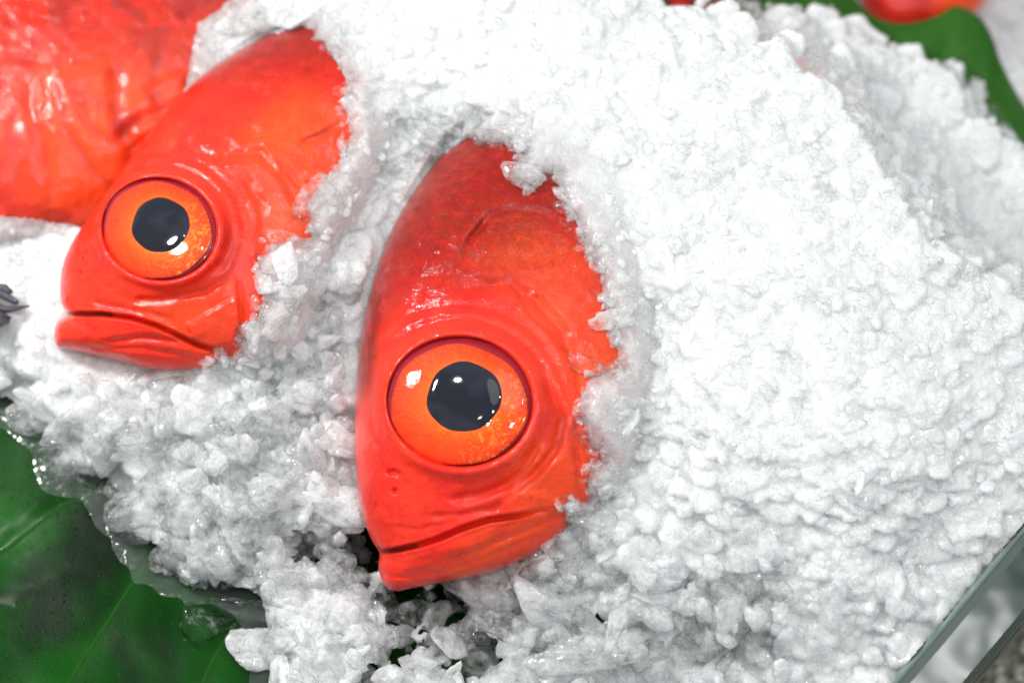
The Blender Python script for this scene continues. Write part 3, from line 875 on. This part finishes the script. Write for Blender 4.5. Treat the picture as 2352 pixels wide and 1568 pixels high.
# many small bits, one mass
N = 12000
bx = rng.uniform(-120, 2480, N); by = rng.uniform(-120, 1690, N)
foreg = np.clip(sstep(560, 1050, by - 0.45 * np.maximum(bx - 700, 0)) + 0.6 * sstep(1150, 1450, by), 0, 1)
br = (rng.uniform(0, 1, N) ** 2.0) * (18 + 20 * foreg) + 6
keep = ice_ok(bx, by, br)
keep &= rng.uniform(0, 1, N) < 0.72 - 0.36 * foreg
keep &= rng.uniform(0, 1, N) < np.where(sample(gap, bx, by) > 0.5, 0.35, 1.0)
bx, by, br = bx[keep], by[keep], br[keep]; foreg = foreg[keep]
iw = np.maximum(sample(ICEW, bx, by), np.where(by > 860, sample(LEAFW, bx, by), -999))
bw = iw + br * SC / MM * (-0.12 + rng.uniform(-0.35, 0.3, len(br)) + 0.3 * foreg)
FR = rng.normal(0.44 + 0.04 * foreg, 0.24, len(bx)) - 0.65 * (1 - sample(THINNESS, bx, by))
# clear pieces melted on to the skin along the edge of the ice
ex, ey, er, ew = [], [], [], []
for vis, Hf in VISS[:2]:
    c = crom(vis + [vis[0]], 700)
    for x, y in c:
        if rng.uniform() > 0.42: continue
        r = 6 + 15 * rng.uniform() ** 2; x += rng.normal(0, 9); y += rng.normal(0, 9)
        d = np.hypot(Hf[0] - x, Hf[1] - y); q = np.unravel_index(np.argmin(d), d.shape)
        if d[q] > 6 or q[1] < 70 or q[1] > 245: continue
        ex.append(x); ey.append(y); er.append(r); ew.append(max(Hf[2][q], float(sample(ICEW, x, y))) + 0.15 * r * SC / MM)
for k in range(150):
    x, y = ((rng.uniform(900, 1080), rng.uniform(240, 430)) if k % 2 else (rng.uniform(450, 680), rng.uniform(10, 190)))
    r = rng.uniform(9, 26)
    if sample(FD, x, y) > -0.5 * r: continue
    ex.append(x); ey.append(y); er.append(r); ew.append(max(float(sample(ICEW, x, y)), -6.0) + rng.uniform(0, 3))
for k in range(70):                                       # wet lumps on the far leaf
    ex.append(rng.uniform(1600, 1900)); ey.append(rng.uniform(-40, 110)); er.append(rng.uniform(14, 34)); ew.append(-86.0)
bx = np.append(bx, ex); by = np.append(by, ey); br = np.append(br, er); bw = np.append(bw, ew)
FR = np.append(FR, rng.uniform(-0.2, 0.4, len(ex))); foreg = np.append(foreg, np.zeros(len(ex)))
n = len(bx)
R = rand_rot(n)
tz = rng.uniform(0, 6.283, n); t1, t2 = rng.normal(0, 0.3, (2, n))
zz = np.zeros(n); oo = np.ones(n)
Rz = np.stack([np.stack([np.cos(tz), -np.sin(tz), zz], -1), np.stack([np.sin(tz), np.cos(tz), zz], -1), np.stack([zz, zz, oo * 0.7], -1)], 1)
Rx = np.stack([np.stack([oo, zz, zz], -1), np.stack([zz, np.cos(t1), -np.sin(t1)], -1), np.stack([zz, np.sin(t1), np.cos(t1)], -1)], 1)
Ry = np.stack([np.stack([np.cos(t2), zz, np.sin(t2)], -1), np.stack([zz, oo, zz], -1), np.stack([-np.sin(t2), zz, np.cos(t2)], -1)], 1)
R = np.where((foreg < 0.5)[:, None, None], Rx @ Ry @ Rz, R)
cen = P(bx, by, bw)
nv = len(ID2)
allv = np.empty((n, nv, 3), np.float32)
kk = rng.integers(0, len(PROTO), n)
for k in range(len(PROTO)):
    m = kk == k
    if m.any():
        allv[m] = np.einsum('nij,vj->nvi', R[m], PROTO[k]) * (br[m] * SC)[:, None, None] + cen[m][:, None, :]
allf = (IF2[None] + (np.arange(n) * nv)[:, None, None]).reshape(-1, 3)
frost = np.repeat(np.clip(FR, -0.3, 1.0), nv)
bits = mesh_np('ice_chips', allv.reshape(-1, 3), allf, M_ICE_BITS, attrs={'frost': frost})
tag(bits, 'small glittering chips of ice strewn over the whole heap', 'ice', kind='stuff')

# ------------------------------------------------------------------ single chunks one can pick out
CH_MESH = []
for k in range(18):
    v = lump(ID3, 1.0, 300 + k, sharp=[9, 12, 16][k % 3], planes=[9, 12, 16][(k // 3) % 3], flat=FLATS[k % 6], rough=0.05)
    v += 0.02 * np.sin(v[:, [1, 2, 0]] * 19 + k) + 0.012 * np.sin(v[:, [2, 0, 1]] * 37 + 2 * k)
    o = mesh_np('ice_chunk', v, IF3, M_ICE_CHUNK)
    CH_MESH.append(o.data); bpy.data.objects.remove(o)


def chunk(x, y, r, label, group=None, k=None, w=None, scale=None, rot=None):
    k = int(rng.integers(0, len(CH_MESH))) if k is None else k
    o = bpy.data.objects.new('ice_chunk', CH_MESH[k])
    S.collection.objects.link(o)
    if w is None:
        w = max(float(sample(ICEW, x, y)), float(sample(LEAFW, x, y)) if y > 860 else -999) + 0.35 * r * SC / MM
    o.location = Vector(P(x, y, w))
    rr = r * SC
    if rot is None:
        q = rng.normal(size=4); o.rotation_mode = 'QUATERNION'; o.rotation_quaternion = q / np.linalg.norm(q)
    else:
        o.rotation_euler = rot
    o.scale = (rr, rr, rr) if scale is None else tuple(rr * s for s in scale)
    return tag(o, label, 'ice chunk', group)


D2R = math.pi / 180
SPECIAL = [
    # x, y, radius, (flat scale), z turn, label
    (465, 1440, 56, (0.62, 1.05, 0.55), 12, 'clear oblong ice chunk lying alone on the dark green leaf'),
    (550, 1402, 58, (1.05, 0.62, 0.6), -12, 'frosted broad ice chunk at the leaf edge, just above the small clear pieces'),
    (588, 1480, 52, (0.9, 0.75, 0.6), 20, 'round frosted ice chunk left of the biggest ice clump'),
    (512, 1425, 26, (1, 0.6, 0.6), 10, 'tiny clear ice piece touching the oblong chunk on the leaf'),
    (535, 1448, 26, (0.8, 0.9, 0.5), 40, 'see-through green-tinted ice piece under the small chunks on the leaf'),
    (1035, 1475, 50, (0.85, 1.0, 0.7), 20, 'white egg-shaped ice chunk standing clear below the fish chin'),
    (367, 1278, 36, (0.9, 0.85, 0.7), 0, 'rounded glassy ice chunk overhanging the leaf, left end of the slope'),
    (425, 1300, 48, (1.1, 0.8, 0.7), -30, 'glittering ice chunk beside the rounded glassy one over the leaf'),
    (660, 607, 42, (0.85, 0.95, 0.7), 0, 'rounded ice chunk at the cheek of the left fish, the rounder of a pair'),
    (622, 605, 34, (0.7, 1.05, 0.6), 10, 'clear ice chunk lying on the cheek of the left fish'),
    (655, 547, 38, (1.25, 0.5, 0.5), -8, 'flat clear sliver of ice at the gill tip of the left fish'),
    (1208, 400, 36, (0.85, 1.1, 0.6), -25, 'clear ice chunk lying on the nape of the front fish'),
    (1120, 325, 48, (1.3, 0.6, 0.5), -22, 'glassy ice sliver over the front fish where it leaves the heap'),
    (1370, 1200, 44, (0.95, 0.95, 0.7), 0, 'smooth round white ice chunk right of the fish jaw'),
    (1325, 1165, 34, (1.3, 0.75, 0.7), -8, 'pink-tinged ice knob resting on the jaw corner of the front fish'),
    (1345, 840, 40, (1.0, 0.8, 0.6), -15, 'clear crusty ice chunk lapping over the gill cover of the front fish'),
    (1360, 985, 44, (0.7, 1.2, 0.6), 12, 'crusty pink ice chunk lower on the gill cover of the front fish'),
    (1410, 735, 34, (0.9, 1.1, 0.7), 0, 'pink ice chunk at the right edge of the front fish, upper one'),
    (1300, 480, 26, (0.8, 0.9, 0.7), 0, 'small clear ice bead at the upper right edge of the front fish'),
    (575, 760, 34, (0.7, 1.0, 0.6), 15, 'clear ice chunk at the throat of the left fish'),
    (728, 450, 46, (0.65, 1.15, 0.6), -30, 'glassy elongated ice chunk at the gill edge of the left fish'),
    (300, 880, 40, (0.7, 1.1, 0.8), 25, 'pointed white ice chunk below the chin of the left fish'),
    (380, 895, 52, (1.2, 0.75, 0.7), 5, 'broad round ice chunk below the chin of the left fish'),
    (455, 930, 62, (0.65, 1.2, 0.5), 38, 'long slab of ice tilted below the left fish'),
    (700, 1255, 58, (0.62, 1.25, 0.7), -8, 'pointed white ice chunk between leaf gaps, left of the front fish mouth'),
    (800, 1235, 48, (1.0, 0.95, 0.7), 0, 'blocky frosted ice chunk left of the front fish lips'),
    (560, 1215, 56, (1.0, 0.8, 0.8), 0, 'square-shouldered ice chunk on the slope above the leaf'),
    (740, 1150, 66, (1.15, 0.7, 0.7), -15, 'broad ice chunk on the slope left of the front fish snout'),
    (640, 1130, 60, (1.2, 0.7, 0.7), 10, 'wide white ice chunk in the middle of the left slope'),
    (950, 1405, 46, (0.8, 0.95, 0.6), 10, 'clear faceted ice chunk right under the front fish chin'),
    (880, 1400, 48, (0.65, 1.25, 0.6), 10, 'grey glassy ice chunk left of the front fish chin'),
    (1110, 1370, 62, (1.1, 0.9, 0.7), -20, 'sparkling ice chunk under the front fish jaw'),
    (1220, 1300, 72, (0.75, 1.2, 0.6), -40, 'large frosted slab leaning on the front fish jaw'),
    (1190, 1450, 78, (1.2, 0.6, 0.6), -12, 'wide glassy ice chunk in the front row below the jaw'),
    (1190, 1545, 66, (0.95, 1.0, 0.6), 30, 'rounded frosted slab at the bottom edge of the photo'),
    (1370, 1500, 76, (1.1, 0.9, 0.6), 0, 'broad frosted ice slab right of the small leaf gap'),
    (1300, 1395, 62, (1.2, 0.8, 0.6), -25, 'pointed frosted slab right of the sparkling chunk'),
    (1480, 1440, 64, (1.0, 0.9, 0.6), 40, 'crusty glassy ice chunk left of the last leaf gaps'),
    (60, 960, 34, (1.0, 0.8, 0.7), 0, 'glassy ice lump at the left tip of the ice over the leaf'),
    (280, 1215, 26, (0.7, 0.9, 0.8), 0, 'small clear ice drop hanging over the leaf below the meltwater'),
]
for i, (x, y, r, sc, rz, lab) in enumerate(SPECIAL):
    on_fish = sample(FD, x, y) > -15
    w = None
    if on_fish:
        g = -999
        for Hf in (H1, H2, H3):
            d = np.hypot(Hf[0] - x, Hf[1] - y); q = np.unravel_index(np.argmin(d), d.shape)
            if d[q] < 8: g = max(g, Hf[2][q])
        w = max(g, float(sample(ICEW, x, y))) + 0.22 * r * SC / MM
    o = chunk(x, y, r * 1.12, lab, 'single ice chunks along the edge of the heap', i % len(CH_MESH), w, sc, (rng.uniform(-.3, .3), rng.uniform(-.3, .3), rz * D2R))
    if on_fish or any(k in lab for k in ('clear', 'glassy', 'see-through')):
        o.material_slots[0].link = 'OBJECT'; o.material_slots[0].material = M_ICE_CLEAR

# the biggest clump, frozen together: one thing
OUT = [(614, 1386), (597, 1363), (603, 1337), (640, 1326), (680, 1334), (723, 1331), (763, 1343), (794, 1344), (834, 1337), (863, 1383), (854, 1406), (886, 1446), (903, 1469), (886, 1517), (854, 1517), (803, 1516),
       (746, 1526), (706, 1528), (668, 1503), (634, 1501), (620, 1489), (613, 1443)]
ou = crom(OUT + [OUT[0]], 241)[:-1]
ou = ou + np.stack([fbm(ou[:, 0] / 14, ou[:, 1] / 14, 81, 3), fbm(ou[:, 0] / 14, ou[:, 1] / 14, 83, 3)], -1) * 9
cc = np.array([748.0, 1432.0])
qv = np.concatenate([np.linspace(0.01, 0.9, 60), 1 - np.linspace(0.1, 0, 24)[1:] ** 1.5 / 0.1 ** 0.5])[:, None]
cxx = cc[0] + (ou[None, :, 0] - cc[0]) * qv; cyy = cc[1] + (ou[None, :, 1] - cc[1]) * qv
bw_ = float(leaf_w(np.array([748.0]), np.array([1432.0]))[0])
vor = np.full(cxx.shape, 9.0)
g_ = np.random.default_rng(5)
for k in range(46):
    a_, b_ = g_.uniform(600, 900), g_.uniform(1325, 1530); r_ = g_.uniform(22, 60)
    vor = np.minimum(vor, ((cxx - a_) ** 2 + (cyy - b_) ** 2) / r_ ** 2 + g_.uniform(-.25, .2))
hw = (11 + 1.5 * np.clip(1 - vor, -0.6, 1) + 1.6 * fbm(cxx / 30, cyy / 30, 85, 4)) * np.sqrt(np.clip(1 - qv ** 5, 0, 1))
top = P(cxx, cyy, bw_ + 1 + hw); botm = P(cxx, cyy, bw_ + 1 - 3 * np.sqrt(np.clip(1 - qv ** 4, 0, 1)))
org = P(748, 1432, bw_)
FF = grid_faces(len(qv), 240, True)
o = mesh_np('ice_clump', np.concatenate([top.reshape(-1, 3), botm.reshape(-1, 3)]), np.concatenate([FF[:, ::-1], FF + top.size // 3]), M_ICE_BITS, None, org,
            attrs={'frost': np.full(2 * top.size // 3, 0.85)})
tag(o, 'biggest frosted clump of frozen ice, on the leaf left of the front fish chin', 'ice clump')

ZONES = [((40, 960, 860, 1330), 'loose ice chunk of the slope between the left fish and the dark leaf', 'chunks on the left slope', 130, 30, 66),
         ((600, 1180, 1120, 1560), 'glassy ice chunk around the leaf gaps near the front fish chin', 'chunks around the chin', 70, 20, 52),
         ((1080, 1290, 1800, 1568), 'frosted ice chunk in the front row right of the chin', 'chunks of the front row', 90, 28, 70),
         ((560, 640, 830, 1050), 'pinkish ice chunk in the gully between the two big-eyed fish', 'chunks between the fish', 45, 22, 50)]
for (x0, y0, x1, y1), lab, grp, cnt, r0, r1 in ZONES:
    got = 0; tries = 0; pts = []
    while got < cnt and tries < 4000:
        tries += 1
        x = rng.uniform(x0, x1); y = rng.uniform(y0, y1); r = r0 + (r1 - r0) * rng.uniform() ** 1.5
        if not ice_ok(np.array([x]), np.array([y]), np.array([r]))[0]: continue
        if any((x - a) ** 2 + (y - b) ** 2 < (0.52 * (r + c)) ** 2 for a, b, c in pts): continue
        if sample(gap, x, y) > 0.75 and rng.uniform() < 0.6: continue
        pts.append((x, y, r)); got += 1
        s = rng.uniform(0.75, 1.15, 3)
        chunk(x, y, r, lab, grp, None, None, s)

# ------------------------------------------------------------------ leaves
lx = np.arange(-420, 2000, 9); ly = np.arange(840, 1860, 9)
LX, LY = np.meshgrid(lx, ly)
ragged = LY
LWv = leaf_w(LX, LY)
vm = np.zeros(LX.shape)
for v in VEINS:
    d, s, r = seg_dist(LX, LY, v)
    vm = np.maximum(vm, 0.35 * np.exp(-(d / 15) ** 2))
lorg = P(300, 1400, -30)
leaf = thing('broad_leaf', 'wet dark green leaf the ice heap spills over', 'leaf', lorg)
nv = LX.size
top = P(LX, LY, LWv).reshape(-1, 3); bot = P(LX, LY, LWv - 0.5).reshape(-1, 3)
F = grid_faces(*LX.shape)
mesh_np('blade', np.concatenate([top, bot]), np.concatenate([F[:, ::-1], F + nv]), M_LEAF, leaf, lorg, attrs={'vein': np.concatenate([vm.ravel(), vm.ravel()])})


def tube(name, pts, rad, mat, parent, origin, nseg=10, n=80):
    """round rod through traced points (x, y, w)"""
    p = crom(pts, n); c = P(p[:, 0], p[:, 1], p[:, 2])
    t = np.gradient(c, axis=0); t /= np.linalg.norm(t, axis=1)[:, None]
    a = np.cross(t, -FW); a /= np.linalg.norm(a, axis=1)[:, None]; b = np.cross(t, a)
    th = np.linspace(0, 2 * math.pi, nseg, endpoint=False)
    rr = (np.ones(n) * rad if np.isscalar(rad) else np.interp(np.linspace(0, 1, n), np.linspace(0, 1, len(rad)), rad))
    v = c[:, None] + rr[:, None, None] * (np.cos(th)[None, :, None] * a[:, None] + np.sin(th)[None, :, None] * b[:, None])
    return mesh_np(name, v.reshape(-1, 3), grid_faces(n, nseg, True), mat, parent, origin)


M_VEIN = plain('leaf_vein', (0.007, 0.050, 0.004), 0.45, 0.0, 0.2, 300, 0.6, Specular_IOR_Level=0.04)
for v in VEINS:
    pts = [(x, y, float(leaf_w(np.array([float(x)]), np.array([float(y)]))[0]) - 0.85) for x, y in crom(v, 24)]
    tube('vein', pts, [0.0010, 0.0008], M_VEIN, leaf, lorg)

# film of meltwater running off the heap on to the leaf
t = NT('meltwater')
v = t.n('TexCoord').outputs['Object']
wn = t.noise(v, 70, 3, 0.55)
gb = t.n('BsdfGlossy'); gb.inputs['Roughness'].default_value = 0.12
t.l(t.bump(wn.outputs[0], 0.5, 0.003), gb.inputs['Normal'])
tb = t.n('BsdfTransparent'); db = t.n('BsdfDiffuse'); db.inputs[0].default_value = (0.75, 0.8, 0.8, 1)
m1_ = t.n('MixShader'); t.l(t.math('MULTIPLY', wn.outputs[0], 0.09), m1_.inputs[0]); t.l(tb.outputs[0], m1_.inputs[1]); t.l(db.outputs[0], m1_.inputs[2])
m2_ = t.n('MixShader'); m2_.inputs[0].default_value = 0.03; t.l(m1_.outputs[0], m2_.inputs[1]); t.l(gb.outputs[0], m2_.inputs[2])
t.l(m2_.outputs[0], t.out.inputs[0])
ed = crom(EDGE[1:-1], 160)
ed[:, 0] = np.convolve(np.pad(ed[:, 0], 8, 'edge'), np.ones(17) / 17, 'valid'); ed[:, 1] = np.convolve(np.pad(ed[:, 1], 8, 'edge'), np.ones(17) / 17, 'valid')
wid = 55 + 60 * fbm(np.arange(160) / 22.0, np.zeros(160), 91, 3)[:, None] + 20
lin = np.linspace(0, 1, 14)[None]
qx = ed[:, 0:1] + 50 * (1 - lin) - 0.66 * wid * lin; qy = ed[:, 1:2] - 50 * (1 - lin) + 0.75 * wid * lin
qw = leaf_w(qx, qy) + 0.40 * np.clip(1 - lin ** 2, 0, 1) - 0.15 * (lin > 0.99)
mw = mesh_np('meltwater', P(qx, qy, qw).reshape(-1, 3), grid_faces(160, 14), t.m)
tag(mw, 'film of meltwater on the dark leaf along the ice edge', 'water', kind='structure')

# rolled leaf at the back right: a ribbon whose upper rim curls towards the viewer
rim = [(1780, -230, -84), (1860, -110, -84), (1925, -40, -82), (1968, 0, -80), (1990, 24, -78), (2020, 44, -76), (2062, 54, -75), (2107, 50, -75), (2149, 38, -76), (2172, 24, -77), (2188, 14, -77),
       (2210, 16, -77), (2236, 28, -78), (2263, 54, -79), (2284, 96, -80), (2298, 138, -82), (2326, 196, -84), (2360, 250, -86), (2440, 340, -88), (2560, 460, -90)]
low = [(1400, -260, -98), (1500, -60, -96), (1600, 60, -95), (1720, 130, -94), (1850, 150, -93), (2000, 180, -93), (2050, 200, -93), (2090, 220, -93), (2130, 250, -93), (2150, 280, -93), (2165, 300, -93),
       (2180, 320, -93), (2195, 340, -93), (2210, 360, -94), (2230, 385, -95), (2260, 410, -96), (2300, 440, -96), (2350, 480, -97), (2440, 540, -98), (2560, 640, -100)]
nr = 220
A = crom(rim, nr); B = crom(low, nr)
q = np.linspace(-0.16, 1, 40)[:, None]
lx = A[None, :, 0] * (1 - q) + B[None, :, 0] * q; ly = A[None, :, 1] * (1 - q) + B[None, :, 1] * q
qq = np.clip(q, 0, 1)
lw = A[None, :, 2] * (1 - qq) + B[None, :, 2] * qq + 8 * np.sin(np.pi * qq ** 0.8) + np.where(q < 0, -60 * q * q - 30 * (-q), 0) + 1.2 * fbm(lx / 90, ly / 90, 61, 3)
under = q < 0
lx = np.where(under, A[None, :, 0] + (B[None, :, 0] - A[None, :, 0]) * (-q) * 0.25, lx); ly = np.where(under, A[None, :, 1] + (B[None, :, 1] - A[None, :, 1]) * (-q) * 0.25, ly)
l2 = thing('rolled_leaf', 'blurred green leaf with a curled rim at the back right of the ice', 'leaf', P(2150, 200, -95))
T = P(lx, ly, lw).reshape(-1, 3); Bm = P(lx, ly, lw - 0.6).reshape(-1, 3)
F = grid_faces(*lx.shape)
mesh_np('blade', np.concatenate([T, Bm]), np.concatenate([F[:, ::-1], F + lx.size]), M_LEAF2, l2, P(2150, 200, -95), attrs={'vein': np.zeros(2 * lx.size)})

# ------------------------------------------------------------------ dark tail fin at the left edge
M_FIN = plain('dark_fin', (0.035, 0.035, 0.05), 0.45, 0.5, 0.6, 900, 1.0)
fin = thing('dark_fin', 'frayed grey-black fin reaching in over the ice at the left edge', 'fin', P(-60, 690, -20))
TUFTS = [[(-160, 655), (-60, 655), (0, 658), (40, 668), (52, 672)], [(-160, 665), (-60, 662), (0, 662), (30, 660), (42, 664)], [(-160, 670), (-40, 668), (20, 676), (58, 692), (64, 695)],
         [(-160, 690), (-60, 690), (0, 702), (30, 710), (60, 708), (98, 702)], [(-160, 700), (-40, 706), (10, 722), (36, 730), (46, 728)], [(-160, 712), (-40, 718), (6, 732), (34, 738), (40, 742)],
         [(-160, 720), (-40, 726), (0, 742), (20, 742), (26, 740)], [(-160, 735), (-60, 745), (-10, 748), (2, 758), (10, 770)]]
for k, tp in enumerate(TUFTS):
    pts = []
    tp = [(x - 3 * (x > -100) * 10 * (x + 100) / 200, y) for x, y in tp]
    tube('fin_ray', [(x, y, -14 - 0.02 * abs(x) + 0.8 * math.sin(k * 2 + x)) for x, y in tp], [0.0013, 0.0013, 0.0012, 0.0010, 0.0002], M_FIN, fin, P(-60, 690, -20), 8)

# ------------------------------------------------------------------ thick green glass panel at the lower right, counter
t = NT('green_glass')
v = t.n('TexCoord').outputs['Object']
gp = t.pr(Base_Color=(0.012, 0.036, 0.028, 1), Transmission_Weight=0.1, Roughness=0.2, IOR=1.5, Coat_Weight=0.0, Coat_Roughness=0.02)
nz = t.noise(v, 40, 2, 0.5)
t.l(t.bump(nz.outputs[0], 0.16, 0.006), gp.inputs['Normal'])
t.l(gp.outputs[0], t.out.inputs[0]); M_GLASS = t.m
M_EDGE = plain('glass_bevel', (0.10, 0.15, 0.14), 0.12, 1.0, 0.1, 200, 0.4)
TV = np.array([312.0, -374.0]) / 487.0
gorg = P(2200, 1460, -20)
panel = thing('glass_panel', 'thick dark green glass panel standing against the ice at the lower right', 'glass panel', gorg)


def extrude(name, prof, mat, s0=-420, s1=1100, n=60):
    s = np.linspace(s0, s1, n)[:, None]; pf = np.array(prof, float)
    bend = 0.000035 * (s - 250) ** 2
    x = GA[0] + s * TV[0] + (pf[None, :, 0] - bend) * GN[0]; y = GA[1] + s * TV[1] + (pf[None, :, 0] - bend) * GN[1]
    w = pf[None, :, 1] + 0 * s
    return mesh_np(name, P(x, y, w).reshape(-1, 3), grid_faces(n, len(prof), True)[:, ::-1], mat, panel, gorg, smooth=False)


extrude('pane', [(19, 9.0), (40, 9.3), (130, 7), (146, 4), (150, 1), (150, -127), (19, -127)], M_GLASS)
extrude('outer_edge', [(150.6, 1.0), (156, -3), (158, -8), (158, -127), (150.6, -127)], plain('glass_dark_edge', (0.006, 0.028, 0.02), 0.3, 0.3))
extrude('bevel_edge', [(0, 3), (3, 6.5), (8, 8.5), (13, 9.6), (18.6, 9.4), (18.6, -127), (0, -127)], M_EDGE)

zc = float(P(2300, 1540, -128)[2])
t = NT('granular_counter')
v = t.n('TexCoord').outputs['Object']
vo = t.n('TexVoronoi'); vo.inputs['Scale'].default_value = 330; t.l(v, vo.inputs['Vector'])
cc = t.ramp(vo.outputs['Color'], [(0.2, (0.10, 0.095, 0.07)), (0.55, (0.34, 0.32, 0.25)), (0.9, (0.62, 0.60, 0.52))])
cp = t.pr(Roughness=0.25, Coat_Weight=0.4)
t.l(cc.outputs[0], cp.inputs['Base Color']); t.l(t.bump(vo.outputs['Distance'], 1.0, 0.004), cp.inputs['Normal'])
t.l(cp.outputs[0], t.out.inputs[0])
zs = np.linspace(-1, 1, 3)
cx, cy = np.meshgrid(np.linspace(-1.2, 1.2, 9), np.linspace(-1.2, 1.2, 9))
cv = np.stack([cx, cy, 0 * cx + zc], -1).reshape(-1, 3)
ctr = mesh_np('counter', cv, grid_faces(9, 9), t.m)
tag(ctr, 'granular grey-gold counter beyond the glass panel', 'counter', kind='structure')
